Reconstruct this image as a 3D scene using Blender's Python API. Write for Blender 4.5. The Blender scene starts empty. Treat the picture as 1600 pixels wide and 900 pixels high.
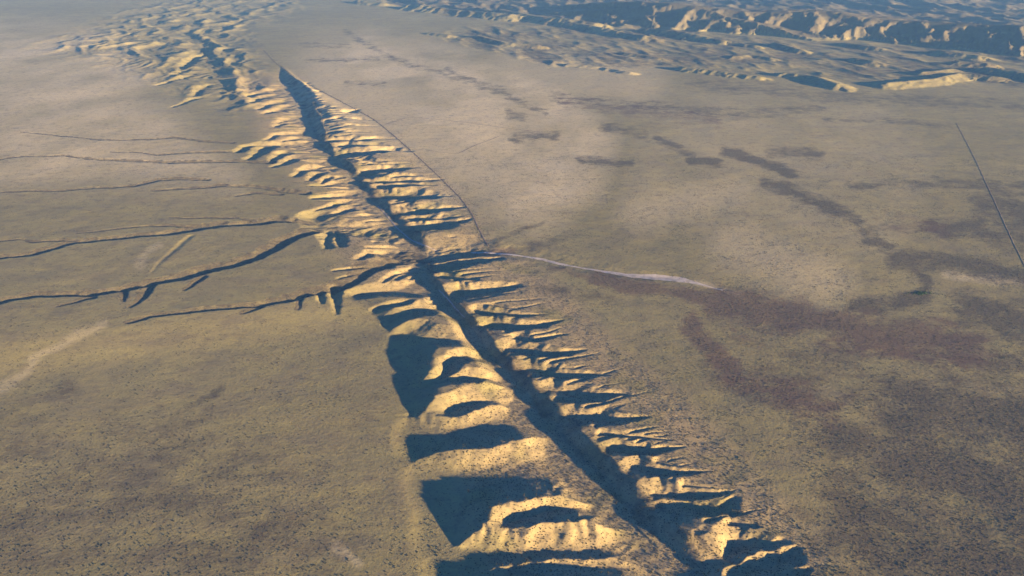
import bpy, math
import numpy as np

# ------------------------------------------------------------------ camera, light, exposure
SC = bpy.context.scene
CAM_H, FPX, YHOR = 600.0, 1386.0, -140.0          # metres above the plain, focal length and horizon row in 1600x900 pixels
PITCH = math.atan((450 - YHOR) / FPX)
SUN_AZ, SUN_EL = math.radians(128), math.radians(6.6)   # clockwise from the view direction (+Y)

cam_d = bpy.data.cameras.new("camera")
cam_d.sensor_width = 36.0
cam_d.lens = 36.0 * FPX / 1600.0
cam_d.clip_start = 1.0
cam_d.clip_end = 200000.0
cam = bpy.data.objects.new("camera", cam_d)
SC.collection.objects.link(cam)
cam.location = (0, 0, CAM_H)
cam.rotation_euler = (math.pi / 2 - PITCH, 0, 0)
SC.camera = cam

world = bpy.data.worlds.new("World")
SC.world = world
world.use_nodes = True
wn, wl = world.node_tree.nodes, world.node_tree.links
wn.clear()
sky = wn.new("ShaderNodeTexSky")
sky.sky_type = 'NISHITA'
sky.sun_disc = False
sky.sun_elevation = SUN_EL
sky.sun_rotation = SUN_AZ
sky.altitude = 800
sky.air_density = 1.0
sky.dust_density = 0.0
sky.ozone_density = 10.0
bg = wn.new("ShaderNodeBackground")
bg.inputs[1].default_value = 0.05
wo = wn.new("ShaderNodeOutputWorld")
wl.new(sky.outputs[0], bg.inputs[0])
wl.new(bg.outputs[0], wo.inputs[0])

sun_d = bpy.data.lights.new("sun", 'SUN')
sun_d.energy = 5.0
sun_d.angle = math.radians(0.53)
sun_d.color = (1.0, 0.68, 0.335)
sun = bpy.data.objects.new("sun", sun_d)
SC.collection.objects.link(sun)
sun.location = (800, -400, 900)
sun.rotation_euler = (math.pi / 2 - SUN_EL, 0, math.pi - SUN_AZ)

SC.view_settings.view_transform = 'Standard'
SC.view_settings.look = 'None'
SC.view_settings.gamma = 1.0
SC.view_settings.use_curve_mapping = False
SC.view_settings.exposure = 2.47
SC.render.engine = 'CYCLES'
SC.cycles.use_denoising = True
SC.cycles.max_bounces = 4
SC.cycles.volume_bounces = 1

# ------------------------------------------------------------------ helpers
def unproject(px, py, z=0.0):
    px = np.asarray(px, float); py = np.asarray(py, float)
    d = (px - 800) / FPX; v = (450 - py) / FPX
    ry = math.cos(PITCH) + v * math.sin(PITCH)
    rz = -math.sin(PITCH) + v * math.cos(PITCH)
    t = (z - CAM_H) / rz
    return d * t, ry * t

def to_pixel(x, y, z=0.0):
    zc = y * math.cos(PITCH) - (z - CAM_H) * math.sin(PITCH)
    yc = y * math.sin(PITCH) + (z - CAM_H) * math.cos(PITCH)
    zc = np.maximum(zc, 1.0)
    return 800 + FPX * x / zc, 450 - FPX * yc / zc

def _hash(ix, iy, seed):
    h = (ix.astype(np.int64) * 374761393 + iy.astype(np.int64) * 668265263 + seed * 1274126177) & 0xffffffff
    h = ((h ^ (h >> 13)) * 1274126177) & 0xffffffff
    h = ((h ^ (h >> 16)) * 2246822519) & 0xffffffff
    return (h ^ (h >> 15)) & 0xffffffff

def noise(x, y, seed=0):
    ix = np.floor(x); iy = np.floor(y)
    fx = x - ix; fy = y - iy
    ux = fx * fx * fx * (fx * (fx * 6 - 15) + 10); uy = fy * fy * fy * (fy * (fy * 6 - 15) + 10)
    def g(ox, oy):
        a = _hash(ix + ox, iy + oy, seed) * (2 * math.pi / 4294967296.0)
        return np.cos(a) * (fx - ox) + np.sin(a) * (fy - oy)
    a = g(0, 0); b = g(1, 0); c = g(0, 1); d = g(1, 1)
    return 1.4 * ((a + (b - a) * ux) * (1 - uy) + (c + (d - c) * ux) * uy)

def fbm(x, y, seed=0, octv=4, gain=0.5):
    r = 0; a = 1.0
    for i in range(octv):
        r = r + a * noise(x * 2 ** i + 17.3 * i, y * 2 ** i - 9.1 * i, seed + i)
        a *= gain
    return r

def ridged(x, y, seed=0, octv=4, gain=0.5):
    r = 0; a = 1.0; w = 1.0
    for i in range(octv):
        n = 1 - np.abs(noise(x * 2 ** i + 5.7 * i, y * 2 ** i + 3.3 * i, seed + i)) * 1.6
        n = np.clip(n, 0, 1) ** 2
        r = r + a * n * w
        w = np.clip(n * 1.6, 0, 1)
        a *= gain
    return r

def sstep(a, b, x):
    t = np.clip((x - a) / (b - a), 0, 1)
    return t * t * (3 - 2 * t)

# ------------------------------------------------------------------ the fault frame
OX, OY = (float(v) for v in unproject(660, 408, -6.0))
_a, _b = unproject(1112, 900, -6.0), unproject(470, 150, -6.0)
FA = math.atan2(_b[0] - _a[0], _b[1] - _a[1])
DX, DY = math.sin(FA), math.cos(FA)              # along the fault, away
RX, RY = DY, -DX                                  # across it, to the right
def to_su(x, y):
    return (x - OX) * DX + (y - OY) * DY, (x - OX) * RX + (y - OY) * RY

FLOOR = -10.5
LEFT_EDGE = [(1095, 915), (1065, 890), (1010, 840), (960, 790), (915, 735), (870, 690), (830, 640), (790, 590), (745, 540),
             (700, 480), (668, 440), (648, 405), (636, 378), (619, 356), (590, 325), (569, 306), (550, 281), (520, 247),
             (496, 228), (486, 204), (473, 184), (463, 160), (446, 132), (436, 108), (424, 92)]
RIGHT_CREST = [(1165, 915), (1140, 890), (1085, 830), (1040, 782), (985, 730), (945, 690), (905, 650), (862, 605), (815, 560),
               (780, 520), (742, 482), (700, 440), (672, 405), (668, 378), (650, 359), (625, 334), (597, 306), (575, 284),
               (556, 262), (523, 238), (508, 210), (502, 184), (490, 160), (480, 140), (452, 120), (430, 96)]
PLATEAU_EDGE = [(690, 915), (668, 840), (655, 770), (635, 690), (640, 620), (632, 540), (585, 490), (540, 460), (500, 430),
                (480, 390), (470, 350), (455, 310), (425, 270), (395, 240), (375, 215), (372, 180), (350, 150), (330, 120), (320, 95)]
TOE = [(1330, 915), (1260, 850), (1190, 770), (1130, 700), (1080, 650), (1010, 590), (950, 540), (900, 480), (850, 430),
       (775, 385), (745, 345), (715, 300), (672, 258), (630, 225), (585, 190), (545, 165), (490, 138), (455, 115), (430, 92)]
RIGHT_CREST = [(x - (17 if y > 430 else 17 * max(0, (y - 400) / 30)), y) for x, y in RIGHT_CREST]
def su_curve(pts, z):
    p = np.array(pts, float)
    x, y = unproject(p[:, 0], p[:, 1], z)
    s, u = to_su(x, y)
    o = np.argsort(s)
    return s[o], u[o]
LE, RC, PE, TO = su_curve(LEFT_EDGE, FLOOR), su_curve(RIGHT_CREST, -2), su_curve(PLATEAU_EDGE, 0), su_curve(TOE, 0)

def edges(s):
    uL = np.interp(s, *LE); uR = np.interp(s, *RC)
    uP = np.minimum(np.interp(s, *PE), uL - 20); uT = np.maximum(np.interp(s, *TO), uR + 25)
    return uL, uR, uP, uT

FAR_S = float(to_su(*unproject(440, 100, 0))[0])
def base_height(x, y):
    """Plain, plateau, fault trough and the two flanks before any gully is cut."""
    s, u = to_su(x, y)
    wob = 6 * noise(s / 90, u / 400, 71) + 3 * noise(s / 35, u / 200, 72)
    uL, uR, uP, uT = edges(s)
    uR = uR + wob * 0.5
    uL = uL + 3.5 * noise(s / 70, s * 0 + 9.5, 73) + 1.5 * noise(s / 24, s * 0 + 2.5, 74)
    far = sstep(FAR_S * 0.8, FAR_S, s)                    # the trough closes in the far hills
    floor = FLOOR * (1 - far)
    gap = np.exp(-((s - 25) / 55.0) ** 2)
    crest = (-0.6 + 1.0 * sstep(100, 900, s)) * (1 - far) * (1 - gap) + gap * (FLOOR + 3.5)
    nearh = 1 - sstep(-260, -90, s)                # near half: mounds above a lower plain
    crest = crest + (1 - gap) * (1 - far) * (1.3 * noise(s / 75, s * 0 + 0.5, 75) + 1.0 * noise(s / 28, s * 0 + 4.5, 76))
    plat = 1.0 - 8.4 * nearh + 0.006 * np.clip(uP - u, 0, 1500) + 0.004 * np.clip(uP - u - 1500, 0, 8000)
    # left flank
    t = np.clip((uL - u) / np.maximum(uL - uP, 1), 0, 1)
    zl = floor + (plat - floor) * (1 - (1 - t) ** 2.4)
    hump = floor + (4.6 - floor) * sstep(0.0, 0.25, t) + (plat - 4.6) * sstep(0.68, 1.06, t)
    zl = zl * (1 - nearh) + hump * nearh
    # trough and scarp
    t2 = np.clip((u - uL) / np.maximum(uR - uL, 1), 0, 1)
    zm = floor + (crest - floor) * sstep(0.30, 1.0, t2) ** 1.15
    # right block down to the plain
    t3 = np.clip((u - uR) / np.maximum(uT - uR, 1), 0, 1)
    zr = crest * (1 - t3) ** 1.3 + (2.2 + 3.6 * sstep(100, 900, s)) * (1 - far) * (1 - gap) * sstep(0, 0.3, t3) * (1 - sstep(0.3, 1.0, t3))
    z = np.where(u < uL, zl, np.where(u < uR, zm, zr))
    return z

def poly_world(pts, below=True):
    """Pixel polyline -> world polyline lying on the base surface less its depth."""
    p = np.array(pts, float)
    d = p[:, 2] if p.shape[1] > 2 else np.zeros(len(p))
    z = np.zeros(len(p))
    for _ in range(6):
        x, y = unproject(p[:, 0], p[:, 1], z)
        z = np.maximum(base_height(x, y) - (d if below else 0), FLOOR)
    return x, y, d

def seg_dist(X, Y, x, y, vals):
    best = np.full(X.shape, 1e9); bv = np.zeros(X.shape)
    for i in range(len(x) - 1):
        ax, ay, bx, by = x[i], y[i], x[i + 1], y[i + 1]
        L2 = (bx - ax) ** 2 + (by - ay) ** 2 + 1e-9
        t = np.clip(((X - ax) * (bx - ax) + (Y - ay) * (by - ay)) / L2, 0, 1)
        d = np.hypot(X - ax - t * (bx - ax), Y - ay - t * (by - ay))
        v = vals[i] + t * (vals[i + 1] - vals[i])
        # the widest claim wins, so a deep stretch is not hidden by a shallow one
        m = d < best
        best = np.where(m, d, best); bv = np.where(m, v, bv)
    return best, bv

# ------------------------------------------------------------------ traced drainage lines: (pixel x, pixel y, depth in metres)
def G(slope, *pts):
    return (slope, pts)
def grade(d0, d1, pts, p=0.8):
    n = len(pts)
    return [(a[0], a[1], d1 + (d0 - d1) * (1 - i / (n - 1)) ** p) for i, a in enumerate(pts)]

GULLIES = []
def gully(d0, d1, pts, slope=0.5):
    p = 0.8
    if slope < 0.43 and pts[0][0] < 1000 and pts[0][1] > 550:
        d0 *= 1.25; d1 *= 1.2
    plain = slope >= 0.6 and pts[0][0] < 500
    k = 0.7 if plain else (0.33 if d0 > 7 and pts[0][1] < 170 and pts[0][0] < 340 else 1.0)
    if not plain and pts[0][0] > 655 and pts[0][1] > 405 and pts[-1][0] > pts[0][0] and pts[-1][0] - pts[0][0] > 40:
        k = 0.98; d1 *= 0.7; p = 0.85; slope *= 1.5
    elif not plain and pts[0][0] > 500 and pts[-1][0] > pts[0][0] and pts[0][1] < 380:
        slope *= 1.3; k = 1.2
    GULLIES.append((slope * 0.62, grade(d0 * k, d1 * k, pts, p), (2.0, 0.36) if plain else (0.8, 1.35)))

# right block, near half (mouth in the trough -> head on the plain)
gully(17, 3, [(660, 425), (690, 423), (720, 415), (748, 411), (775, 407), (786, 404)], 0.42)
gully(12, 1, [(690, 436), (712, 438), (737, 438), (752, 439)], 0.55)
gully(18, 2, [(715, 462), (735, 461), (756, 459), (777, 454), (802, 449), (820, 447)], 0.42)
gully(4, 0, [(728, 449), (748, 450), (768, 450)], 0.5)
gully(3.5, 0, [(770, 477), (796, 482), (828, 477)], 0.5)
gully(13, 1, [(745, 492), (757, 494), (782, 494), (806, 496), (828, 494), (856, 491)], 0.6)
gully(15, 1, [(760, 512), (785, 515), (807, 516), (833, 513), (860, 507), (878, 499)], 0.55)
gully(9, 1, [(806, 531), (818, 534), (833, 535), (854, 530), (868, 525), (890, 521)], 0.5)
gully(16, 1, [(795, 549), (824, 554), (845, 557), (875, 556), (899, 552), (918, 546)], 0.52)
gully(4, 0, [(878, 576), (899, 576), (922, 570)], 0.5)
gully(16, 1, [(820, 583), (848, 586), (872, 590), (899, 590), (925, 588), (955, 587)], 0.52)
gully(3, 0, [(900, 601), (932, 600)], 0.5)
gully(14, 1, [(855, 614), (890, 619), (910, 623), (930, 624), (945, 620), (971, 618), (996, 619)], 0.52)
gully(9, 2, [(872, 627), (905, 630), (938, 627)], 0.5)
gully(2.5, 0, [(948, 638), (980, 646)], 0.5)
gully(13, 2, [(890, 657), (932, 659), (957, 661), (980, 657), (1014, 653)], 0.5)
gully(6, 0, [(940, 682), (971, 683), (1002, 685), (1037, 688), (1060, 689)], 0.6)
gully(5, 2, [(962, 693), (987, 695), (1016, 705)], 0.55)
gully(4, 0, [(1029, 724), (1051, 728), (1077, 735)], 0.5)
gully(14, 2, [(958, 708), (990, 711), (1017, 712), (1035, 706), (1068, 700)], 0.7)
gully(11, 1, [(990, 739), (1026, 743), (1050, 744), (1075, 742), (1105, 737)], 0.55)
gully(5, 1, [(1068, 761), (1090, 764), (1126, 765)], 0.55)
gully(14, 4, [(1022, 777), (1060, 780), (1097, 780), (1134, 773)], 0.5)
gully(13, 5, [(1040, 800), (1070, 797), (1100, 800), (1124, 799), (1144, 784)], 0.42)
gully(4, 0, [(1143, 805), (1169, 803)], 0.5)
gully(6, 1, [(1141, 821), (1172, 826), (1190, 825)], 0.5)
gully(2, 0, [(1101, 829), (1118, 835), (1135, 842)], 0.5)
gully(2, 0, [(1108, 843), (1126, 849), (1145, 857)], 0.5)
gully(2, 0, [(1108, 861), (1124, 864), (1139, 865)], 0.5)
gully(18, 5, [(1105, 882), (1130, 876), (1148, 857), (1167, 855), (1190, 856), (1220, 849)], 0.45)
gully(18, 4, [(1150, 905), (1172, 892), (1202, 887), (1227, 877), (1242, 860)], 0.48)
gully(15, 3, [(1190, 915), (1230, 905), (1262, 893)], 0.5)

# right block, far half
gully(22, 2, [(560, 275), (572, 272), (605, 269), (627, 266), (652, 263)], 0.5)
gully(9, 1, [(618, 279), (644, 277), (662, 276)], 0.5)
gully(16, 1, [(572, 286), (612, 287), (635, 286), (668, 285), (695, 280)], 0.55)
gully(15, 1, [(595, 295), (625, 294), (644, 291), (682, 290)], 0.5)
gully(20, 2, [(590, 308), (627, 309), (656, 311), (672, 311), (704, 307)], 0.5)
gully(9, 1, [(632, 326), (665, 328), (695, 322)], 0.5)
gully(18, 2, [(620, 335), (656, 334), (687, 331), (722, 325)], 0.5)
gully(15, 1, [(634, 345), (665, 345), (692, 344), (722, 338)], 0.5)
gully(18, 3, [(645, 358), (680, 357), (695, 353), (732, 345)], 0.48)
gully(3, 0, [(705, 371), (725, 369)], 0.5)
gully(22, 3, [(515, 246), (552, 244), (585, 241), (609, 238), (640, 238)], 0.5)
gully(14, 1, [(536, 231), (564, 231), (585, 228), (610, 229)], 0.5)
gully(9, 1, [(566, 253), (591, 254), (618, 252)], 0.5)
gully(8, 1, [(580, 258), (607, 258), (640, 255)], 0.5)
gully(15, 1, [(508, 223), (540, 222), (564, 222), (588, 218), (626, 218)], 0.5)
gully(8, 1, [(548, 209), (562, 208), (580, 207)], 0.5)
gully(7, 1, [(516, 198), (555, 198), (594, 198)], 0.5)
gully(7, 1, [(526, 187), (543, 188)], 0.5)
gully(6, 1, [(556, 188), (575, 189), (593, 189)], 0.5)
gully(11, 2, [(545, 179), (561, 172)], 0.5)
gully(7, 1, [(505, 170), (530, 172)], 0.5)

# left flank, far half: badlands
gully(5, 16, [(430, 200), (444, 194), (471, 191), (492, 190)], 0.5)
gully(4, 12, [(418, 220), (429, 213), (458, 211), (489, 208)], 0.5)
gully(4, 9, [(468, 211), (480, 203), (490, 195)], 0.5)
gully(6, 16, [(371, 239), (384, 232), (405, 229), (432, 228), (453, 229), (480, 232), (503, 235)], 0.5)
gully(6, 13, [(388, 251), (402, 243), (411, 234), (425, 231)], 0.5)
gully(4, 9, [(419, 256), (429, 249), (440, 243)], 0.5)
gully(4, 9, [(428, 262), (444, 258), (458, 251)], 0.5)
gully(5, 14, [(461, 277), (474, 269), (489, 266), (512, 262)], 0.5)
gully(5, 13, [(476, 252), (489, 255), (514, 257), (526, 256)], 0.5)
gully(4, 9, [(483, 283), (497, 274)], 0.55)
gully(4, 8, [(502, 288), (512, 280)], 0.55)
gully(3, 6, [(521, 283), (533, 278)], 0.55)
gully(4, 12, [(488, 291), (508, 292), (531, 287), (548, 286)], 0.5)
gully(5, 12, [(490, 311), (507, 310), (532, 308), (562, 305)], 0.5)
gully(4, 6, [(469, 223), (481, 227)], 0.5)
gully(5, 10, [(440, 222), (462, 218), (484, 217)], 0.5)
gully(6, 18, [(384, 154), (390, 149), (408, 146), (430, 143)], 0.5)
gully(6, 18, [(391, 163), (402, 156), (420, 152), (448, 147)], 0.5)
gully(6, 18, [(405, 172), (420, 165), (450, 158), (468, 153)], 0.5)
gully(6, 16, [(413, 179), (435, 174), (464, 165)], 0.5)
gully(6, 16, [(432, 194), (447, 189), (474, 186)], 0.5)
gully(5, 10, [(362, 155), (366, 146)], 0.5)
# hollow below the two long gullies
gully(12, 16, [(489, 342), (499, 355), (520, 358), (550, 360), (580, 362), (606, 365), (630, 370)], 0.42)
gully(5, 12, [(512, 390), (511, 374), (516, 362)], 0.6)
gully(5, 12, [(533, 387), (527, 374), (526, 362)], 0.6)
gully(4, 12, [(491, 330), (520, 323), (544, 316), (566, 312), (590, 318)], 0.5)
gully(4, 10, [(495, 338), (530, 334), (546, 329), (558, 322)], 0.5)
gully(5, 6, [(552, 330), (565, 327), (576, 332)], 0.55)
gully(3, 6, [(563, 338), (583, 337)], 0.55)
gully(1, 3, [(580, 346), (600, 346)], 0.5)
gully(3, 6, [(585, 380), (604, 378), (624, 377)], 0.55)
gully(3, 8, [(576, 388), (617, 389), (640, 390)], 0.55)
gully(4, 15, [(560, 406), (580, 398), (604, 397), (625, 398), (648, 401)], 0.5)
# long gullies of the upland plain
gully(3, 14, [(203, 506), (241, 496), (327, 487), (406, 481), (461, 471), (499, 460), (545, 452), (565, 441), (587, 427), (610, 419), (632, 413), (650, 408)], 0.75)
gully(4, 10, [(525, 491), (524, 470), (520, 455)], 0.9)
gully(3, 7, [(503, 475), (501, 460)], 0.9)
gully(2, 5, [(466, 484), (471, 470)], 0.9)
gully(2, 5, [(380, 492), (410, 482)], 0.7)
gully(3, 7, [(522, 425), (577, 419), (600, 419)], 0.7)
gully(2, 6, [(528, 437), (560, 428), (580, 425)], 0.7)
gully(3, 10, [(598, 442), (617, 430), (640, 424), (654, 420)], 0.6)
gully(3, 9, [(616, 438), (632, 430), (652, 425)], 0.6)
gully(6, 11, [(0, 478), (20, 472), (62, 466), (145, 465), (207, 455), (241, 448), (286, 440), (320, 430), (372, 419), (406, 409), (430, 396), (465, 377), (499, 366)], 0.85)
gully(1.5, 4, [(90, 480), (148, 467)], 0.8)
gully(2, 7, [(205, 481), (224, 468), (238, 452)], 0.8)
gully(2, 5, [(194, 472), (197, 459)], 0.9)
gully(2, 5, [(290, 454), (320, 436)], 0.8)
gully(1, 3, [(93, 457), (193, 456)], 0.8)
gully(0.8, 1.8, [(238, 425), (262, 399), (296, 370)], 0.25)
gully(5, 11, [(0, 406), (55, 400), (120, 382), (217, 373), (275, 369), (315, 362), (350, 357), (400, 354), (445, 349), (480, 352)], 0.8)
gully(1.5, 5, [(125, 365), (212, 356), (270, 355), (315, 358)], 0.8)
gully(2, 5, [(0, 378), (37, 375), (50, 380), (107, 377), (122, 381)], 0.8)
gully(2, 5, [(267, 342), (370, 342), (400, 347), (445, 349)], 0.8)
gully(2, 8, [(0, 251), (22, 247), (100, 245), (140, 250), (207, 253), (270, 256), (350, 255), (400, 255), (428, 257)], 0.6)
gully(1.5, 5, [(34, 207), (100, 214), (160, 220), (237, 219), (275, 216), (315, 222), (365, 225)], 0.62)
gully(1.5, 5, [(175, 238), (215, 239), (250, 243), (300, 240), (360, 239)], 0.6)
gully(2, 6, [(0, 302), (42, 300), (100, 300), (125, 297), (212, 293), (250, 284), (282, 282), (325, 284)], 0.7)
gully(3, 8, [(242, 300), (325, 295), (350, 293), (400, 294), (440, 301), (480, 306)], 0.6)
gully(2, 5, [(370, 308), (400, 303), (440, 306)], 0.6)

# left flank, near half: broad hollows
gully(7, 14, [(556, 462), (590, 457), (620, 455), (645, 452), (672, 447)], 0.4)
gully(4, 6, [(585, 487), (605, 480), (628, 476)], 0.45)
gully(7, 14, [(616, 503), (638, 492), (660, 486), (690, 483), (705, 484)], 0.42)
for a, b in (((640, 437), (656, 433)), ((645, 449), (672, 449)), ((658, 461), (678, 457)), ((655, 479), (678, 476)), ((676, 489), (700, 483)), ((668, 470), (686, 466))):
    gully(3, 8, [a, ((a[0] + b[0]) / 2, (a[1] + b[1]) / 2 - 1), b], 0.6)
gully(12, 9, [(640, 526), (660, 530), (690, 532), (712, 533)], 0.45)
gully(4, 11, [(660, 565), (656, 548), (658, 532)], 0.45)
gully(7, 11, [(688, 594), (702, 572), (727, 558), (757, 562)], 0.42)
gully(6, 11, [(668, 606), (690, 598), (720, 594), (750, 592), (785, 597)], 0.42)
gully(10, 15, [(703, 645), (720, 636), (745, 632), (768, 627), (795, 634), (822, 642)], 0.36)
gully(11, 15, [(630, 684), (660, 682), (700, 679), (735, 678), (770, 666), (800, 650), (818, 642)], 0.42)
gully(3, 6, [(810, 669), (830, 667), (854, 672)], 0.5)
gully(9, 18, [(655, 765), (675, 757), (700, 745), (745, 743), (790, 738), (835, 731), (880, 726), (905, 730)], 0.36)
gully(9, 11, [(657, 770), (675, 782), (690, 803), (676, 838)], 0.4)
gully(8, 18, [(722, 806), (730, 790), (752, 775), (785, 757), (820, 742)], 0.38)
gully(8, 15, [(795, 817), (830, 808), (865, 797), (905, 795), (945, 802), (965, 806)], 0.36)
gully(4, 8, [(922, 834), (948, 823), (985, 836)], 0.5)
gully(3, 5, [(893, 746), (915, 751)], 0.55)
gully(12, 18, [(700, 885), (740, 872), (780, 868), (850, 864), (950, 862), (1020, 876), (1068, 890)], 0.34)
gully(10, 18, [(730, 920), (800, 900), (860, 888), (960, 890), (1060, 905)], 0.34)
for y0 in (655, 668, 560):
    gully(1, 3, [(600, y0), (630, y0 - 3), (648, y0 - 6)], 0.5)
gully(2, 3, [(650, 592), (652, 605)], 0.5)

# far-left hills: big shaded hollows
gully(40, 30, [(281, 119), (290, 101), (305, 90), (320, 86)], 0.5)
gully(14, 25, [(246, 134), (270, 127), (294, 117)], 0.5)
gully(26, 20, [(304, 152), (311, 141), (326, 132)], 0.5)
gully(8, 20, [(270, 169), (285, 163), (305, 155)], 0.5)
gully(18, 18, [(317, 68), (322, 81), (330, 90)], 0.5)
# small ribs between the traced gullies
_rg = np.random.default_rng(11)
def comb(s0, s1, gap, side):
    s_ = s0
    while s_ < s1:
        s_ += gap * (0.55 + 0.9 * _rg.random())
        eL, eR, eP, eT = (float(v) for v in edges(np.array(s_)))
        if side > 0:
            a, b = eR + 6 + 25 * _rg.random(), eR + (0.35 + 0.6 * _rg.random()) * (eT - eR)
            d = (4.5 + 4.0 * _rg.random()) if s_ > 150 else (1.5 + 3 * _rg.random())
        else:
            a, b = eL - 6 - 20 * _rg.random(), eL - (0.3 + 0.65 * _rg.random()) * (eL - eP)
            d = 2.5 + 3.5 * _rg.random()
        sk = (_rg.random() - 0.5) * 30
        us = np.linspace(a, b, 4)
        pts = []
        for i, u_ in enumerate(us):
            q = s_ + sk * i / 3 + (_rg.random() - 0.5) * 6
            x_, y_ = OX + q * DX + u_ * RX, OY + q * DY + u_ * RY
            pts.append((x_, y_, d * (1 - i / 3) + 0.3))
        RIBS.append((0.42 + 0.15 * _rg.random(), pts, (0.85, 1.3)))
RIBS = []
comb(-1000, -60, 17, 1); comb(110, FAR_S * 0.8, 27, 1); comb(110, FAR_S * 0.8, 38, -1)
# dry wash leaving the fault towards the plain, broad and shallow
WASH = [(640, 398, 3), (665, 401, 5), (690, 398, 9), (725, 396, 8), (762, 396, 5.5), (800, 396, 4.5), (840, 403, 4), (880, 412, 3.5), (940, 424, 3), (1000, 432, 2.5),
        (1060, 436, 2), (1120, 450, 1)]
GULLIES.append((0.10, WASH, (1.0, 1.0)))

# ridges standing on the far plain: (pixel line of the crest, height, slope to the left, slope to the right)
RIDGES = [
    # mountain range on the right
    ([(1000, 2), (1060, 8), (1160, 14), (1260, 17), (1340, 22), (1420, 27), (1520, 34), (1620, 42), (1760, 56)], 290, 0.50, 0.14),
    ([(960, 8), (1060, 22), (1110, 26), (1160, 32)], 150, 0.45, 0.3),
    ([(1230, 36), (1300, 44), (1370, 49)], 70, 0.45, 0.35),
    ([(1400, 46), (1470, 54), (1540, 58)], 70, 0.45, 0.35),
    ([(1010, 42), (1080, 52), (1130, 60)], 70, 0.45, 0.3),
    ([(880, 32), (950, 44), (1010, 55)], 70, 0.45, 0.3),
    ([(780, 14), (850, 26), (930, 34)], 90, 0.45, 0.3),
    ([(640, 6), (720, 14), (800, 22)], 90, 0.4, 0.3),
    ([(1140, 64), (1180, 70)], 40, 0.45, 0.3), ([(1210, 66), (1250, 76)], 40, 0.45, 0.3),
    ([(1070, 104), (1120, 110), (1185, 118)], 42, 0.42, 0.3), ([(1225, 112), (1270, 118), (1310, 131)], 45, 0.42, 0.3),
    ([(1145, 88), (1165, 86)], 28, 0.42, 0.3), ([(1180, 86), (1205, 90)], 30, 0.42, 0.3),
    ([(890, 99), (940, 104), (985, 112)], 26, 0.35, 0.25), ([(975, 82), (1030, 90)], 26, 0.4, 0.2),
    ([(1320, 66), (1370, 73)], 36, 0.42, 0.25), ([(1335, 90), (1365, 95)], 40, 0.42, 0.3),
    ([(1470, 79), (1530, 86)], 50, 0.42, 0.25), ([(1500, 95), (1540, 98)], 50, 0.42, 0.3),
    ([(1385, 128), (1460, 122), (1500, 112), (1560, 118)], 48, 0.4, 0.3), ([(1545, 104), (1600, 112), (1660, 124)], 60, 0.42, 0.3),
    ([(1440, 112), (1490, 106)], 34, 0.4, 0.3),
    ([(670, 50), (700, 54)], 30, 0.4, 0.3), ([(745, 55), (790, 66), (840, 70)], 34, 0.4, 0.3), ([(600, 4), (560, 0)], 60, 0.4, 0.3),
]

# ------------------------------------------------------------------ the terrain grid: a fan, finer near the camera
core = np.linspace(-0.80, 0.80, 861)
side = 0.80 * np.geomspace(1.02, 6.0, 22)
U = np.concatenate([-side[::-1], core, side])
rows_px = np.concatenate([np.arange(1010, 420, -0.95), np.arange(420, 130, -0.72), np.arange(130, -14, -0.42)])
_, ys = unproject(np.full(rows_px.shape, 800.0), rows_px, 0.0)
ys = np.concatenate([np.linspace(-1500, ys[0] - 25, 24), ys, np.geomspace(ys[-1] * 1.03, 42000, 14)])
YY, UU = np.meshgrid(ys, U, indexing='ij')
XX = UU * np.maximum(YY, 560.0)
shape = XX.shape
X, Y = XX.ravel(), YY.ravel()
PX, PY = to_pixel(X, Y, 0.0)
PX = np.where(Y < 300, 800 + 3000 * np.sign(X), PX); PY = np.where(Y < 300, 1500, PY)
S, Ufl = to_su(X, Y)
uL, uR, uP, uT = edges(S)

Z = base_height(X, Y)
# gentle swell everywhere
Z += 1.2 * fbm(X / 420, Y / 420, 3, 3) + 0.25 * fbm(X / 60, Y / 60, 4, 2)
near_fault = sstep(-500, 0, Ufl - uP + 60) * (1 - sstep(0, 60, Ufl - uT))
flank = sstep(0, 110, Ufl - uP) * (1 - sstep(-20, 40, Ufl - uT)) * (1 - sstep(FAR_S * 0.8, FAR_S, S))

# warp so that traced lines wander as natural ones do
wx = 3.0 * fbm(X / 45, Y / 45, 11, 3) ; wy = 3.0 * fbm(X / 45, Y / 45, 21, 3)
far_w = np.clip(Y / 1500, 0.7, 3)
wx += 1.3 * fbm(X / 13, Y / 13, 13, 2); wy += 1.3 * fbm(X / 13, Y / 13, 23, 2)
WX, WY = X + wx * far_w, Y + wy * far_w

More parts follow.
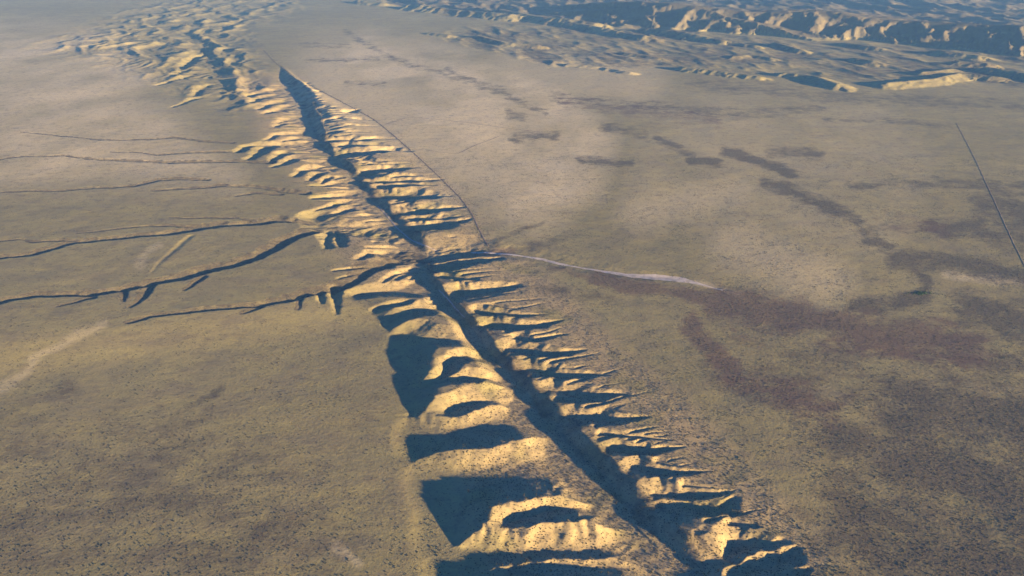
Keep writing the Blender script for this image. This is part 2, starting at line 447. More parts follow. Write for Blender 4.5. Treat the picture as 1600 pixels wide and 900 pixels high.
cut = np.zeros_like(Z); bed = np.zeros_like(Z)
SHX, SHY = math.sin(SUN_AZ), math.cos(SUN_AZ)
def apply_cut(slope, pts, asym, world=False):
    global cut
    x, y, d = np.array(pts).T if world else poly_world(pts)
    m = d.max() / slope / min(asym) * 1.5 + 15
    k = np.where((WX > x.min() - m) & (WX < x.max() + m) & (WY > y.min() - m) & (WY < y.max() + m))[0]
    if len(k) == 0:
        return
    gx, gy = WX[k], WY[k]
    best = np.full(len(k), -1e9); acc = 0.0
    lam = 9.0 * max(1.0, y.mean() / 1500)
    for i in range(len(x) - 1):
        ax, ay, bx, by = x[i], y[i], x[i + 1], y[i + 1]
        L2 = (bx - ax) ** 2 + (by - ay) ** 2 + 1e-9
        t = np.clip(((gx - ax) * (bx - ax) + (gy - ay) * (by - ay)) / L2, 0, 1)
        dist = np.hypot(gx - ax - t * (bx - ax), gy - ay - t * (by - ay))
        dep = d[i] + t * (d[i + 1] - d[i])
        arc = acc + t * math.sqrt(L2); acc += math.sqrt(L2)
        side = np.where((gx - ax) * (by - ay) - (gy - ay) * (bx - ax) > 0, 40.0, 0.0)
        fl = (0.24 if lam < 9.5 else 0.36) * noise(arc / lam, side + dist / 30, 201) + 0.25 * noise(arc / (lam * 2.7), side + dist / 60, 202)
        fl = fl * (0.4 if slope < 0.3 else 1.0)
        qx, qy = gx - ax - t * (bx - ax), gy - ay - t * (by - ay)
        sd = (qx * SHX + qy * SHY) / (dist + 0.5)          # +1 on the bank towards the sun
        fl = (1 + fl) * np.where(sd > 0, 1 + (asym[0] - 1) * np.abs(sd), 1 + (asym[1] - 1) * np.abs(sd)) - 1
        c = dep - slope * (1 + fl) * np.maximum(np.sqrt(dist * dist + 0.6) - 0.75, 0)
        best = np.maximum(best, c)
    raw = best
    # soft shoulder
    best = np.where(best > 0, best * best / (best + 0.35), 0)
    # a gully never reaches across the trough to the opposite flank
    if slope > 0.12:
        ps, pu = to_su(x, y)
        e = edges(ps)
        mid = 0.5 * (uL + uR)[k]
        keep = (1 - sstep(-8, 10, Ufl[k] - mid)) if np.mean(pu - 0.5 * (e[0] + e[1])) < 0 else sstep(-10, 8, Ufl[k] - mid)
        best = best * keep
    cut[k] = np.maximum(cut[k], best)
    if asym[0] > 1.5:                                   # long gullies: brush in beds, whole cut painted dark to dim sunlit walls
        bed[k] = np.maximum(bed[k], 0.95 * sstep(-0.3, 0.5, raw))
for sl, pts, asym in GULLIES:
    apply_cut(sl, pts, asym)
for sl, pts, asym in RIBS:
    apply_cut(sl, pts, asym, True)
# procedural side rills on the flanks
r1 = ridged(S / 34 + 0.4 * noise(S / 60, Ufl / 60, 5), Ufl / 95, 31, 3)
r2 = ridged(X / 17, Y / 17, 41, 2)
amp = flank * (0.35 + 0.65 * sstep(0.5, 6, cut))
# sills: side valleys hang a little above the trough, its edges stay straight
sill = np.where(Ufl < uL, 0.35 + 0.65 * sstep(0, 32, uL - Ufl), 0.15 + 0.30 * sstep(0.5, 1.0, (Ufl - uL) / np.maximum(uR - uL, 1)) + 0.55 * sstep(0, 42, Ufl - uR))
gapm = np.exp(-((S - 20) / 110.0) ** 2)
cut = cut * (sill * (1 - gapm) + gapm)
cut *= 1 - (1 - sstep(-260, -90, S)) * sstep(-25, 25, uP - Ufl)
Z = Z - cut
nearh_v = (1 - sstep(-260, -90, S)) * sstep(20, 60, uL - Ufl)
lim = -8.3 + 0.006 * np.clip(uP - Ufl, 0, 1500)
Zc = lim + np.logaddexp(0, (Z - lim) * 1.1) / 1.1
Z = Z * (1 - nearh_v) + Zc * nearh_v
Z = np.where(near_fault > 0.5, np.where(S < FAR_S * 0.8, FLOOR + np.logaddexp(0, (Z - FLOOR) * 1.2) / 1.2, Z), Z)
inside = np.where((Ufl > uL) & (Ufl < uR), 0.25, 1.0)
fl2 = flank * inside * sstep(1.0, 9.0, cut) * np.where(S > 0, 1.3, np.where(Ufl < uL, 0.25, 0.8))
Z += fl2 * ((r1 - 0.7) * 1.1 + (r2 - 0.6) * 0.7)
Z += np.where((Ufl > uL) & (Ufl < uR), 0.7, 0) * fbm(X / 26, Y / 26, 56, 3) * (S < FAR_S)
Z += amp * inside * np.where((S < 0) & (Ufl < uL), 0.3, 0.8) * fbm(X / 24, Y / 24, 55, 3)

# far-left hills
def region(poly, soft):
    p = np.array(poly, float)
    ins = np.zeros(len(X), bool)
    j = len(p) - 1
    dmin = np.full(len(X), 1e9)
    for i in range(len(p)):
        xi, yi = p[i]; xj, yj = p[j]
        c = ((yi > PY) != (yj > PY)) & (PX < (xj - xi) * (PY - yi) / (yj - yi + 1e-12) + xi)
        ins ^= c
        t = np.clip(((PX - xi) * (xj - xi) + (PY - yi) * (yj - yi)) / ((xj - xi) ** 2 + (yj - yi) ** 2), 0, 1)
        dmin = np.minimum(dmin, np.hypot(PX - xi - t * (xj - xi), PY - yi - t * (yj - yi)))
        j = i
    return np.where(ins, sstep(0, soft, dmin), 0.0)
hills_l = region([(0, 75), (90, 40), (180, 0), (260, -40), (520, -40), (480, 30), (412, 60), (432, 95), (440, 130), (430, 190), (360, 200), (300, 175), (240, 150), (120, 110), (40, 95)], 60)
hills_f = region([(560, -60), (2000, -60), (2000, 45), (1000, 52), (900, 42), (700, 30), (600, 10)], 14)
foot_r = region([(860, 22), (1040, 34), (1250, 58), (1620, 66), (1900, 70), (1900, 150), (1600, 140), (1380, 134), (1200, 124), (1040, 112), (860, 110), (680, 66), (700, 40)], 14)
Z += hills_l * (9 * ridged(Ufl / 170 + 0.4 * noise(X / 200, Y / 200, 8), S / 420, 61, 5, 0.55) - 9)
Z += hills_f * (20 * ridged(Ufl / 260, S / 520, 62, 6, 0.5) - 14)
Z += foot_r * (4.5 * ridged(Ufl / 150, S / 420, 63, 5, 0.5) - 4)

ridge_mask = np.zeros_like(Z)
def add_ridge(pts, h, sl, sr, first):
    global Z
    p = np.array(pts, float)
    h = h * 0.40; sl *= 0.9; sr *= 0.8
    x, y = unproject(p[:, 0], p[:, 1], h * 0.9)
    m = h / min(sl, sr) * 1.2 + 50
    k = np.where((X > x.min() - m) & (X < x.max() + m) & (Y > y.min() - m) & (Y < y.max() + m))[0]
    gx, gy = X[k], Y[k]
    sc = h / 90.0
    # spurs: warp the distance to the crest
    w = 45 * sc * (ridged(gx / (120 * sc + 40), gy / (150 * sc + 40), 81, 5, 0.6) - 0.8)
    best = np.full(len(k), -1e9)
    for i in range(len(x) - 1):
        ax, ay, bx, by = x[i], y[i], x[i + 1], y[i + 1]
        L2 = (bx - ax) ** 2 + (by - ay) ** 2 + 1e-9
        t = np.clip(((gx - ax) * (bx - ax) + (gy - ay) * (by - ay)) / L2, 0, 1)
        qx, qy = gx - ax - t * (bx - ax), gy - ay - t * (by - ay)
        dist = np.hypot(qx, qy)
        left = (qx * (by - ay) - qy * (bx - ax)) * np.sign(by - ay + 1e-9) < 0
        slope = np.where(left, sl, sr)
        crest_h = h * (0.86 + 0.14 * noise((ax + t * (bx - ax)) / 400, (ay + t * (by - ay)) / 400, 83) * 2)
        dd = np.maximum(dist - np.clip(w, -dist * 0.5, dist * 0.55), 0)
        best = np.maximum(best, crest_h - slope * dd)
    best = np.where(best > 0, best, 0)
    Z[k] = np.where(best > 0, np.maximum(Z[k], best + 0.15 * Z[k]), Z[k])
    if first:
        ridge_mask[k] = np.maximum(ridge_mask[k], (best > 8).astype(float))
for i, (pts, h, sl, sr) in enumerate(RIDGES):
    add_ridge(pts, h, sl, sr, i < 2)

# ------------------------------------------------------------------ ground cover masks, some with painted light and shade
brush = np.zeros_like(Z); red = np.zeros_like(Z); pale = np.zeros_like(Z)
jx = PX + 10 * fbm(X / 90, Y / 90, 91, 4, 0.6) * np.clip(1400 / np.maximum(Y, 1), 0.3, 1.6)
jy = PY + 5 * fbm(X / 90, Y / 130, 95, 4, 0.6) * np.clip(1400 / np.maximum(Y, 1), 0.25, 1.6)
def stroke(arr, val, hw, pts, soft=0.9):
    p = np.array(pts, float)
    m = hw * 2.2 + 12
    k = np.where((PX > p[:, 0].min() - m) & (PX < p[:, 0].max() + m) & (PY > p[:, 1].min() - m) & (PY < p[:, 1].max() + m))[0]
    if len(k) == 0:
        return
    d, _ = seg_dist(jx[k], jy[k] , p[:, 0], p[:, 1], np.zeros(len(p)))
    arr[k] = np.maximum(arr[k], val * (1 - sstep(hw * (1 - soft), hw * (1 + soft), d)))
for v, hw, pts in [
    (0.7, 7, [(805, 215), (868, 212)]), (0.8, 6, [(908, 250), (985, 253)]), (0.6, 7, [(795, 178), (815, 184)]), (0.5, 7, [(940, 196), (1010, 212)]),
    (0.7, 6, [(1030, 218), (1060, 232), (1085, 245)]), (1.0, 7, [(1078, 250), (1118, 255)]), (0.9, 7, [(1132, 236), (1180, 248), (1240, 272)]),
    (0.8, 9, [(1195, 285), (1260, 308), (1340, 345)]), (0.6, 8, [(1200, 236), (1280, 240)]), (0.6, 9, [(1350, 360), (1400, 400), (1450, 440)]),
    (0.9, 14, [(1400, 405), (1480, 410), (1620, 432)]), (0.8, 24, [(1545, 320), (1640, 345)]), (0.7, 14, [(1480, 360), (1540, 345)]),
    (0.5, 7, [(1330, 290), (1480, 285), (1610, 292)]), (0.55, 12, [(1450, 350), (1600, 380)]),
    (0.9, 11, [(1330, 478), (1400, 478), (1450, 458)]), (0.8, 26, [(1510, 480), (1620, 510)]), (0.5, 50, [(1480, 570), (1640, 580)]),
    (0.5, 60, [(1400, 640), (1640, 680)]), (0.9, 40, [(1560, 760), (1640, 800)]), (0.4, 50, [(1280, 680), (1450, 720)]), (0.5, 18, [(1100, 570), (1170, 620), (1230, 640)]),
    (0.5, 90, [(1330, 860), (1640, 900)]), (0.35, 60, [(1250, 560), (1420, 600)]),
    (0.4, 5, [(540, 50), (620, 95), (700, 118), (790, 140)]), (0.5, 5, [(700, 110), (790, 150), (850, 175)]), (0.4, 8, [(860, 150), (1000, 165), (1150, 178), (1280, 170)]),
    (0.35, 4, [(470, 70), (545, 72)]), (0.35, 4, [(480, 95), (590, 92)]), (0.4, 4, [(540, 130), (600, 131)]),
    (0.4, 5, [(1290, 185), (1400, 190), (1500, 200)]), (0.4, 10, [(1080, 130), (1300, 150), (1600, 165)]),
    (0.5, 9, [(30, 800), (110, 770), (150, 755)]), (0.4, 7, [(300, 635), (350, 600)]), (0.4, 9, [(230, 690), (330, 640)]), (0.35, 12, [(0, 640), (120, 600)]),
    (0.35, 10, [(800, 390), (850, 382), (900, 378)]), (0.4, 7, [(840, 455), (900, 458), (960, 470)]), (0.45, 4, [(750, 390), (790, 368), (850, 350)]),
]:
    stroke(brush, v, hw, pts)
for v, hw, pts in [
    (0.9, 12, [(930, 434), (1050, 458), (1130, 470)]), (1.0, 24, [(1120, 472), (1230, 494), (1330, 512)]), (0.9, 30, [(1300, 508), (1420, 530), (1520, 545)]), (0.6, 26, [(1180, 600), (1300, 640)]),
    (0.9, 15, [(1075, 500), (1120, 560), (1150, 590)]), (0.5, 10, [(1130, 520), (1200, 540)]), (0.6, 7, [(700, 396), (760, 390), (800, 392)]),
    (0.35, 14, [(1380, 345), (1470, 360)]), (0.4, 10, [(880, 160), (1050, 180), (1120, 190)]),
    (0.5, 5, [(860, 420), (960, 437)]),
]:
    stroke(red, v, hw, pts)
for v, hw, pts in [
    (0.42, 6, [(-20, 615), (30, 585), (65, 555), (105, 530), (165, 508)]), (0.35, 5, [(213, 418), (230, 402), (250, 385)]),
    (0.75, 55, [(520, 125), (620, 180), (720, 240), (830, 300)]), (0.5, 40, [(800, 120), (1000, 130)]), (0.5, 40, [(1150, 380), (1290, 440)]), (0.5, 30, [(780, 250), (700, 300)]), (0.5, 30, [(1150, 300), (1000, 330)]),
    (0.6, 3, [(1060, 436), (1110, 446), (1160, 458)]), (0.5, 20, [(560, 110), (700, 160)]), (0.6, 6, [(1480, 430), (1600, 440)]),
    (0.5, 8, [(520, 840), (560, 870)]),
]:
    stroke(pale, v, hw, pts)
far_pale = np.zeros_like(Z)  # brightness painted into the far plains, standing in for lens falloff
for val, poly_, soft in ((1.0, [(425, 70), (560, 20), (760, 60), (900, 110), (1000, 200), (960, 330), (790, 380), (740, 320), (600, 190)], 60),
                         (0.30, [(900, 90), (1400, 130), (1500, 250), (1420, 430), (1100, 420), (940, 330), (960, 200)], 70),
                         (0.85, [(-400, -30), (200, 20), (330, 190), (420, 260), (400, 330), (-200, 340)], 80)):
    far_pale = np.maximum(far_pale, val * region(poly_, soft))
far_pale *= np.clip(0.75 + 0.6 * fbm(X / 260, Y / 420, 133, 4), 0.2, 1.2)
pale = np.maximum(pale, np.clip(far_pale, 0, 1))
low = region([(-400, 620), (300, 560), (620, 700), (640, 1000), (-400, 1000)], 160)  # near-left corner: darker cover painted in to stand for lens vignetting
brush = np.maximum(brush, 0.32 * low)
low = region([(1250, 1000), (1240, 800), (1150, 640), (1350, 520), (2000, 520), (2000, 1000)], 130)  # near-right corner: vignette darkening painted as patchy dark cover
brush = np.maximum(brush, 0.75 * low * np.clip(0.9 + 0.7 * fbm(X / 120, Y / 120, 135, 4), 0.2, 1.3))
brush = np.maximum(brush, 1.0 * np.maximum(hills_f, ridge_mask))
brush = np.maximum(brush, 0.5 * foot_r * np.clip(0.8 + 0.9 * fbm(X / 200, Y / 350, 139, 3), 0.1, 1.4))
brush = np.maximum(brush, 0.9 * bed)  # bed brush plus shade painted over the lit gully walls
bare = flank * sstep(-0.2, 0.6, fbm(X / 70, Y / 70, 99, 3) + 0.6)
# thick brush on the floor of the trough
tr = ((Ufl > uL + 4) & (Ufl < uR + 6)).astype(float)
tr = sstep(0, 12, Ufl - uL) * (1 - sstep(0, 18, Ufl - uR)) * np.clip(0.75 + 0.8 * fbm(X / 22, Y / 40, 137, 3), 0, 1.2)
brush = np.maximum(brush, 0.5 * tr)

# ------------------------------------------------------------------ materials
def mat_nodes(name):
    m = bpy.data.materials.new(name)
    m.use_nodes = True
    nt = m.node_tree
    b = nt.nodes["Principled BSDF"]
    b.inputs["Roughness"].default_value = 0.95
    b.inputs["Specular IOR Level"].default_value = 0.08
    return m, nt, b

def ground_material():
    m, nt, b = mat_nodes("dry_ground")
    N, L = nt.nodes, nt.links
    geo = N.new("ShaderNodeNewGeometry")
    att = N.new("ShaderNodeAttribute"); att.attribute_name = "cover"
    sep = N.new("ShaderNodeSeparateColor"); L.new(att.outputs["Color"], sep.inputs[0])
    att2 = N.new("ShaderNodeAttribute"); att2.attribute_name = "bare"
    def nz(scale, detail=4, rough=0.6, sx=1, sy=1, rot=0.0):
        mp = N.new("ShaderNodeMapping")
        mp.inputs["Scale"].default_value = (sx, sy, 1)
        mp.inputs["Rotation"].default_value = (0, 0, rot)
        L.new(geo.outputs["Position"], mp.inputs["Vector"])
        t = N.new("ShaderNodeTexNoise")
        t.inputs["Scale"].default_value = scale
        t.inputs["Detail"].default_value = detail
        t.inputs["Roughness"].default_value = rough
        L.new(mp.outputs[0], t.inputs["Vector"])
        return t.outputs["Fac"]
    def rng(v, a, b_, c, d):
        r = N.new("ShaderNodeMapRange")
        r.inputs[1].default_value = a; r.inputs[2].default_value = b_; r.inputs[3].default_value = c; r.inputs[4].default_value = d
        L.new(v, r.inputs[0]); return r.outputs[0]
    def mth(op, a, c, clamp=False):
        q = N.new("ShaderNodeMath"); q.operation = op; q.use_clamp = clamp
        for i, v in enumerate((a, c)):
            if isinstance(v, (int, float)): q.inputs[i].default_value = v
            else: L.new(v, q.inputs[i])
        return q.outputs[0]
    def mix(f, a, c, mode='MIX'):
        q = N.new("ShaderNodeMix"); q.data_type = 'RGBA'; q.blend_type = mode
        for i, v in ((0, f), (6, a), (7, c)):
            if isinstance(v, (int, float)): q.inputs[i].default_value = v
            elif isinstance(v, tuple): q.inputs[i].default_value = (*v, 1)
            else: L.new(v, q.inputs[i])
        return q.outputs[2]
    big = nz(0.0022, 5, 0.6)
    mid = nz(0.012, 5, 0.65)
    streak = nz(0.02, 4, 0.6, 0.6, 1.3, math.radians(-24))
    fine = nz(0.24, 4, 0.7)
    speck = nz(0.42, 3, 0.6)
    col = mix(rng(big, 0.35, 0.65, 0, 1), (0.30, 0.27, 0.115), (0.37, 0.333, 0.142))
    col = mix(rng(streak, 0.40, 0.64, 0, 0.5), col, (0.235, 0.21, 0.125))
    col = mix(rng(mid, 0.52, 0.72, 0, 0.55), col, (0.215, 0.19, 0.125))
    col = mix(mth('MULTIPLY', att2.outputs["Fac"], 0.75), col, (0.44, 0.355, 0.19))
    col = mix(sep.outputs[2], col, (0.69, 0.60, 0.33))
    # low shrubs too small to stand out one by one
    sp = mth('MULTIPLY', rng(fine, 0.50, 0.66, 0, 1), rng(speck, 0.42, 0.62, 0.2, 1))
    col = mix(mth('MULTIPLY', sp, 0.65), col, (0.13, 0.115, 0.075))
    col = mix(mth('MULTIPLY', rng(nz(0.055, 3, 0.75), 0.52, 0.66, 0, 1), 0.4), col, (0.15, 0.13, 0.09))
    grain = rng(nz(0.3, 3, 0.7), 0.3, 0.7, 0.55, 1.25)
    edge = mth('ADD', mth('MULTIPLY', mth('SUBTRACT', nz(0.02, 7, 0.75), 0.5), 2.6), mth('MULTIPLY', mth('SUBTRACT', nz(0.006, 4, 0.6, 1, 1.8), 0.5), 1.2))
    def broken(v):
        return mth('MULTIPLY', mth('MULTIPLY', rng(mth('ADD', mth('MULTIPLY', edge, rng(v, 0.0, 0.25, 0, 1)), v), 0.12, 0.75, 0, 1), grain), 1.0, True)
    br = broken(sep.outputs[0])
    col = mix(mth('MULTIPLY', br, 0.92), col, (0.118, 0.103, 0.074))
    rd = broken(sep.outputs[1])
    col = mix(mth('MULTIPLY', rd, 0.85), col, (0.15, 0.104, 0.08))
    L.new(col, b.inputs["Base Color"])
    bump = N.new("ShaderNodeBump")
    bump.inputs["Strength"].default_value = 0.3
    bump.inputs["Distance"].default_value = 1.0
    hsum = mth('ADD', mth('ADD', mth('MULTIPLY', fine, 1.6), mth('MULTIPLY', streak, 2.0)), mth('MULTIPLY', nz(0.075, 3, 0.6, 0.75, 1.25, math.radians(28)), 1.5))
    L.new(hsum, bump.inputs["Height"])
    L.new(bump.outputs[0], b.inputs["Normal"])
    return m

GROUND = ground_material()

def plain_material(name, c0, c1, scale):
    m, nt, b = mat_nodes(name)
    N, L = nt.nodes, nt.links
    geo = N.new("ShaderNodeNewGeometry")
    t = N.new("ShaderNodeTexNoise"); t.inputs["Scale"].default_value = scale; t.inputs["Detail"].default_value = 5
    L.new(geo.outputs["Position"], t.inputs["Vector"])
    r = N.new("ShaderNodeValToRGB")
    r.color_ramp.elements[0].position = 0.35; r.color_ramp.elements[1].position = 0.65
    r.color_ramp.elements[0].color = (*c0, 1); r.color_ramp.elements[1].color = (*c1, 1)
    L.new(t.outputs["Fac"], r.inputs[0]); L.new(r.outputs[0], b.inputs["Base Color"])
    return m
SAND = plain_material("pale_sand", (0.45, 0.41, 0.32), (0.66, 0.61, 0.49), 0.08)
TRACK = plain_material("worn_track", (0.18, 0.145, 0.115), (0.27, 0.22, 0.17), 0.10)
PATH = plain_material("worn_path", (0.36, 0.32, 0.26), (0.50, 0.44, 0.36), 0.10)
SHRUB = plain_material("shrub_leaves", (0.045, 0.045, 0.03), (0.11, 0.10, 0.06), 0.6)
GREEN = plain_material("green_leaves", (0.03, 0.055, 0.025), (0.05, 0.085, 0.035), 0.4)

# ------------------------------------------------------------------ terrain pieces, cut along shared edges
nr, nc = shape
idx = np.arange(nr * nc).reshape(nr, nc)
quads = np.stack([idx[:-1, :-1], idx[:-1, 1:], idx[1:, 1:], idx[1:, :-1]], -1).reshape(-1, 4)
fs, fu = S[quads[:, 0]], Ufl[quads[:, 0]]
q0 = quads[:, 0]
part = np.full(len(quads), 0)                                   # 0 plain
midu = 0.5 * (uL + uR)[q0]
part[fu < midu] = 1                                             # 1 upland plateau
near = fs < FAR_S
part[near & (fu < uL[q0]) & (fu > uP[q0])] = 2                  # 2 gullied slope left of the trough
part[near & (fu >= uL[q0]) & (fu <= uR[q0])] = 3                # 3 trough
part[near & (fu > uR[q0]) & (fu < uT[q0])] = 4                  # 4 gullied ridges right of it
part[(hills_l[q0] > 0.25) & (part == 1)] = 5                    # 5 far-left hills
part[(foot_r[q0] > 0.3)] = 6                                    # 6 foothills
part[(ridge_mask[q0] > 0.5) | ((hills_f[q0] > 0.3) & (PX[q0] > 620) & (PX[q0] < 2000))] = 7
NAMES = {
    0: ("plain", "flat pale brown plain with brush patches, right of the fault", "plain"),
    1: ("plateau", "smooth brown upland plain cut by long dark gullies, left of the fault", "plateau"),
    2: ("gullied_slope", "dissected slope of rounded spurs and shaded hollows left of the trough", "slope"),
    3: ("fault_valley", "long straight dark trough of the fault between two gullied flanks", "valley"),
    4: ("gullied_ridge", "row of bright tan ridges and shaded gullies right of the trough", "ridge"),
    5: ("hills", "low crumpled tan hills in the distance at the far end of the fault", "hills"),
    6: ("foothills", "scattered shaded foothills below the distant mountain range", "hills"),
    7: ("mountain_range", "hazy blue shadowed mountain range beyond the plain", "mountains"),
}
V = np.stack([X, Y, Z], -1)
for code, (nm, label, cat) in NAMES.items():
    fq = quads[part == code]
    if len(fq) == 0:
        continue
    used, inv = np.unique(fq, return_inverse=True)
    inv = inv.reshape(fq.shape)
    me = bpy.data.meshes.new(nm)
    me.vertices.add(len(used)); me.vertices.foreach_set("co", V[used].ravel())
    me.loops.add(inv.size); me.loops.foreach_set("vertex_index", inv.ravel().astype(np.int32))
    me.polygons.add(len(inv)); me.polygons.foreach_set("loop_start", np.arange(0, inv.size, 4, dtype=np.int32))
    me.polygons.foreach_set("use_smooth", np.ones(len(inv), bool))
    me.update(calc_edges=True)
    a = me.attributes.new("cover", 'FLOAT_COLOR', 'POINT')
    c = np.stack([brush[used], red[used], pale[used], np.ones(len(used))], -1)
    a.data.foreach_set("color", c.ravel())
    a = me.attributes.new("bare", 'FLOAT', 'POINT')
    a.data.foreach_set("value", bare[used])
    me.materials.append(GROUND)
    o = bpy.data.objects.new(nm, me)
    SC.collection.objects.link(o)
    o["kind"] = "structure"; o["label"] = label; o["category"] = cat

# ------------------------------------------------------------------ height lookup on the finished grid
Zg = Z.reshape(shape)
def ground_z(x, y):
    x = np.asarray(x, float); y = np.asarray(y, float)
    r = np.clip(np.searchsorted(ys, y) - 1, 0, nr - 2)
    fr = np.clip((y - ys[r]) / (ys[r + 1] - ys[r]), 0, 1)
    uu = x / np.maximum(y, 560.0)
    c = np.clip(np.searchsorted(U, uu) - 1, 0, nc - 2)
    fc = np.clip((uu - U[c]) / (U[c + 1] - U[c]), 0, 1)
    return (Zg[r, c] * (1 - fr) * (1 - fc) + Zg[r + 1, c] * fr * (1 - fc) + Zg[r, c + 1] * (1 - fr) * fc + Zg[r + 1, c + 1] * fr * fc)

def ribbon(name, pts, width, material, label, cat, lift=0.3, wob=1.0):
    """A worn strip laid on the ground along a traced line; pts are (pixel x, pixel y[, width factor])."""
    p = np.array([(q[0], q[1], q[2] if len(q) > 2 else 1.0) for q in pts], float)
    x, y = unproject(p[:, 0], p[:, 1], 0)
    for _ in range(8):
        x, y = unproject(p[:, 0], p[:, 1], ground_z(x, y))
    d = np.concatenate([[0], np.cumsum(np.hypot(np.diff(x), np.diff(y)))])
    n = int(min(900, max(20, d[-1] / 3)))
    t = np.linspace(0, d[-1], n)
    sx, sy, sw = np.interp(t, d, x), np.interp(t, d, y), np.interp(t, d, p[:, 2]) * width
    ker = np.hanning(max(5, n // (2 * len(p)) | 1)); ker /= ker.sum()
    h = len(ker) // 2
    sx = np.convolve(np.pad(sx, h, mode='edge'), ker, 'valid'); sy = np.convolve(np.pad(sy, h, mode='edge'), ker, 'valid')
    sx = sx + wob * noise(t / 25, t * 0, 7); tx, ty = np.gradient(sx), np.gradient(sy)
    ln = np.hypot(tx, ty) + 1e-9
    nx, ny = ty / ln, -tx / ln
    sw = sw * (1 + 0.25 * noise(t / 14, t * 0 + 3.3, 9))
    K = 5
    vs = []
    for j in range(K):
        o = (j / (K - 1) - 0.5) * sw
        vx, vy = sx + nx * o, sy + ny * o
        edge = 0.0 if 0 < j < K - 1 else -0.25
        vs.append(np.stack([vx, vy, ground_z(vx, vy) + lift + edge], -1))
    vv = np.stack(vs, 1).reshape(-1, 3)
    ii = np.arange(n * K).reshape(n, K)
    ff = np.stack([ii[:-1, :-1], ii[:-1, 1:], ii[1:, 1:], ii[1:, :-1]], -1).reshape(-1, 4)
    me = bpy.data.meshes.new(name)
    me.from_pydata(vv.tolist(), [], ff.tolist())
    me.polygons.foreach_set("use_smooth", np.ones(len(ff), bool))
    me.materials.append(material)
    o = bpy.data.objects.new(name, me)
    SC.collection.objects.link(o)
    o["kind"] = "structure"; o["label"] = label; o["category"] = cat
    return sx, sy, sw

ribbon("creek_bed", [(590, 322, .5), (604, 336, .5), (618, 354, .6), (640, 373, .7), (660, 383, .8), (680, 391, .7), (688, 394, .4)], 5, PATH,
       "pale dry creek bed running along the trough towards the gap", "creek bed")
ribbon("dry_wash", [(735, 395, .2), (765, 395, .7), (790, 397, 1.0), (815, 400, .6), (850, 406, .9), (872, 412, 1.0), (900, 417, .5), (940, 424, .7), (985, 431, 1.5), (1030, 434, 2.2), (1060, 437, 2.4), (1085, 442, 1.0), (1105, 447, .5), (1130, 454, .15)],
       12, SAND, "white sandy wash winding out from the gap across the plain", "wash")
tA = ribbon("dirt_track", [(412, 78), (428, 96), (455, 116), (490, 136), (545, 165), (585, 188), (620, 216), (655, 247), (690, 280), (720, 310), (738, 335), (750, 362), (764, 388)], 3.5, TRACK,
       "dark straight track along the heads of the bright ridges", "track")
tB = ribbon("dirt_track", [(1494, 192), (1508, 218), (1528, 258), (1545, 295), (1562, 332), (1580, 372), (1606, 425)], 1.7, TRACK,
       "dark straight track crossing the brush on the open plain", "track")
ribbon("dirt_track", [(602, 194), (640, 183), (690, 187), (740, 193), (790, 200), (845, 206)], 2.5, TRACK,
       "faint curved track leaving the straight track across the plain", "track")
ribbon("dirt_track", [(664, 234), (690, 238), (715, 240), (745, 226), (780, 213)], 2.2, TRACK,
       "faint track bending from the straight track towards a brush patch", "track")
ribbon("footpath", [(685, 452, .8), (692, 459, 1), (700, 467, 1), (712, 480, .7), (726, 494, .5)], 1.8, PATH,
       "short pale path down the middle of the dark trough", "path")

# ------------------------------------------------------------------ shrubs: one uncountable cover, instanced on points
rng_ = np.random.default_rng(4)
def scatter(n, ymin, ymax, dens):
    """Random ground points with the density falling off with distance; dens(x, y, px, py) is the chance to keep one."""
    y = ymin * (ymax / ymin) ** rng_.random(n)
    x = (rng_.random(n) * 2 - 1) * 0.82 * y
    keep = rng_.random(n) < dens(x, y)
    return x[keep], y[keep]
def near_idx(x, y):
    r = np.clip(np.searchsorted(ys, y), 0, nr - 1); c = np.clip(np.searchsorted(U, x / np.maximum(y, 560.0)), 0, nc - 1)
    return r * nc + c
def dens(x, y):
    k = near_idx(x, y)
    patch = 0.42 + 1.3 * fbm(x / 75, y / 75, 301, 4, 0.6)
    left = Ufl[k] < uP[k]
    d = np.clip(patch, 0.05, 1) * np.where(left, 0.35, 0.8)
    d = np.where(flank[k] > 0.5, 1.3, d)
    d = np.maximum(d, np.maximum(brush[k], red[k]) * 1.0)
    return d * np.clip(y / 2300, 0.25, 1)
sx, sy = scatter(420000, 640, 2300, dens)
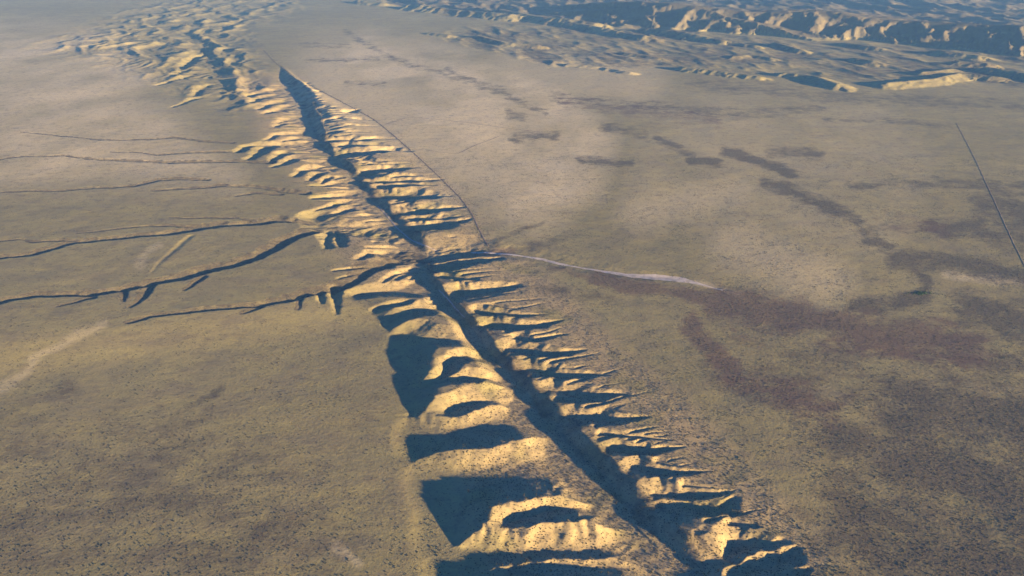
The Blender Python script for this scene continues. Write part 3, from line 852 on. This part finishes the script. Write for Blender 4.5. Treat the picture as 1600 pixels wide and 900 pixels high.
def cloud(name, x, y, size, material, label, cat):
    z = ground_z(x, y)
    me = bpy.data.meshes.new(name)
    me.vertices.add(len(x)); me.vertices.foreach_set("co", np.stack([x, y, z + 0.15 * size], -1).ravel())
    a = me.attributes.new("size", 'FLOAT', 'POINT'); a.data.foreach_set("value", size)
    a = me.attributes.new("turn", 'FLOAT', 'POINT'); a.data.foreach_set("value", rng_.random(len(x)) * 6.28)
    o = bpy.data.objects.new(name, me)
    SC.collection.objects.link(o)
    o["kind"] = "stuff"; o["label"] = label; o["category"] = cat
    ng = bpy.data.node_groups.new(name, 'GeometryNodeTree')
    ng.interface.new_socket("Geometry", in_out='INPUT', socket_type='NodeSocketGeometry')
    ng.interface.new_socket("Geometry", in_out='OUTPUT', socket_type='NodeSocketGeometry')
    N, L = ng.nodes, ng.links
    gi, go = N.new("NodeGroupInput"), N.new("NodeGroupOutput")
    ico = N.new("GeometryNodeMeshIcoSphere"); ico.inputs["Radius"].default_value = 0.5; ico.inputs["Subdivisions"].default_value = 2
    pos = N.new("GeometryNodeInputPosition")
    nz = N.new("ShaderNodeTexNoise"); nz.inputs["Scale"].default_value = 4.0
    L.new(pos.outputs[0], nz.inputs["Vector"])
    sub = N.new("ShaderNodeVectorMath"); sub.operation = 'SUBTRACT'; sub.inputs[1].default_value = (0.5, 0.5, 0.5)
    L.new(nz.outputs["Color"], sub.inputs[0])
    scl = N.new("ShaderNodeVectorMath"); scl.operation = 'MULTIPLY'; scl.inputs[1].default_value = (0.9, 0.9, 0.6)
    L.new(sub.outputs[0], scl.inputs[0])
    sp = N.new("GeometryNodeSetPosition"); L.new(ico.outputs[0], sp.inputs[0]); L.new(scl.outputs[0], sp.inputs["Offset"])
    sm = N.new("GeometryNodeSetMaterial"); sm.inputs["Material"].default_value = material; L.new(sp.outputs[0], sm.inputs[0])
    na = N.new("GeometryNodeInputNamedAttribute"); na.data_type = 'FLOAT'; na.inputs["Name"].default_value = "size"
    nt_ = N.new("GeometryNodeInputNamedAttribute"); nt_.data_type = 'FLOAT'; nt_.inputs["Name"].default_value = "turn"
    cr = N.new("ShaderNodeCombineXYZ"); L.new(nt_.outputs["Attribute"], cr.inputs[2])
    cs = N.new("ShaderNodeCombineXYZ")
    mz = N.new("ShaderNodeMath"); mz.operation = 'MULTIPLY'; mz.inputs[1].default_value = 0.42
    L.new(na.outputs["Attribute"], cs.inputs[0]); L.new(na.outputs["Attribute"], cs.inputs[1]); L.new(na.outputs["Attribute"], mz.inputs[0]); L.new(mz.outputs[0], cs.inputs[2])
    ip = N.new("GeometryNodeInstanceOnPoints")
    L.new(gi.outputs[0], ip.inputs["Points"]); L.new(sm.outputs[0], ip.inputs["Instance"])
    L.new(cr.outputs[0], ip.inputs["Rotation"]); L.new(cs.outputs[0], ip.inputs["Scale"])
    L.new(ip.outputs[0], go.inputs[0])
    md = o.modifiers.new("scatter", 'NODES'); md.node_group = ng
    return o
size = 0.5 + 1.2 * rng_.random(len(sx)) ** 1.8
cloud("desert_shrubs", sx, sy, size, SHRUB, "small dark desert shrubs dotted over plain, slopes and hollows", "shrubs")
# brush banked along the straight tracks
bx, by, bs = [], [], []
for (qx, qy, qw), n in ((tA, 2200), (tB, 350)):
    t = rng_.random(n) * (len(qx) - 1); i = t.astype(int)
    bx.append(qx[i] + rng_.normal(0, 3.4, n)); by.append(qy[i] + rng_.normal(0, 3.4, n)); bs.append(0.6 + 1.0 * rng_.random(n))
cloud("track_brush", np.concatenate(bx), np.concatenate(by), np.concatenate(bs), SHRUB, "dark brush banked along the straight tracks", "shrubs")
gx_, gy_ = unproject(1440 + rng_.normal(0, 8, 80), 458 + rng_.normal(0, 1.6, 80), 0)
cloud("green_bushes", gx_, gy_, 1.2 + 2.0 * rng_.random(80), GREEN, "green bushes clustered in the dark brush at the wash bend", "bushes")

# ------------------------------------------------------------------ haze
bx_ = [(-150000, 150000), (-4000, 60000), (FLOOR - 60, 900.0)]
vs = [(x, y, z) for x in bx_[0] for y in bx_[1] for z in bx_[2]]
fsx = [(0, 1, 3, 2), (4, 6, 7, 5), (0, 4, 5, 1), (2, 3, 7, 6), (0, 2, 6, 4), (1, 5, 7, 3)]
me = bpy.data.meshes.new("haze"); me.from_pydata(vs, [], fsx)
hz = bpy.data.objects.new("haze", me); SC.collection.objects.link(hz)
hz["kind"] = "stuff"; hz["label"] = "thin bluish haze over the distant hills and plain"; hz["category"] = "haze"
hm = bpy.data.materials.new("haze"); hm.use_nodes = True
hm.node_tree.nodes.clear()
pv = hm.node_tree.nodes.new("ShaderNodeVolumePrincipled")
pv.inputs["Color"].default_value = (0.20, 0.48, 1.0, 1)
pv.inputs["Density"].default_value = 3.9e-5
ho = hm.node_tree.nodes.new("ShaderNodeOutputMaterial")
hm.node_tree.links.new(pv.outputs[0], ho.inputs["Volume"])
me.materials.append(hm)
print("tris", 2 * len(quads), "shrubs", len(sx), "z", Z.min(), Z.max())
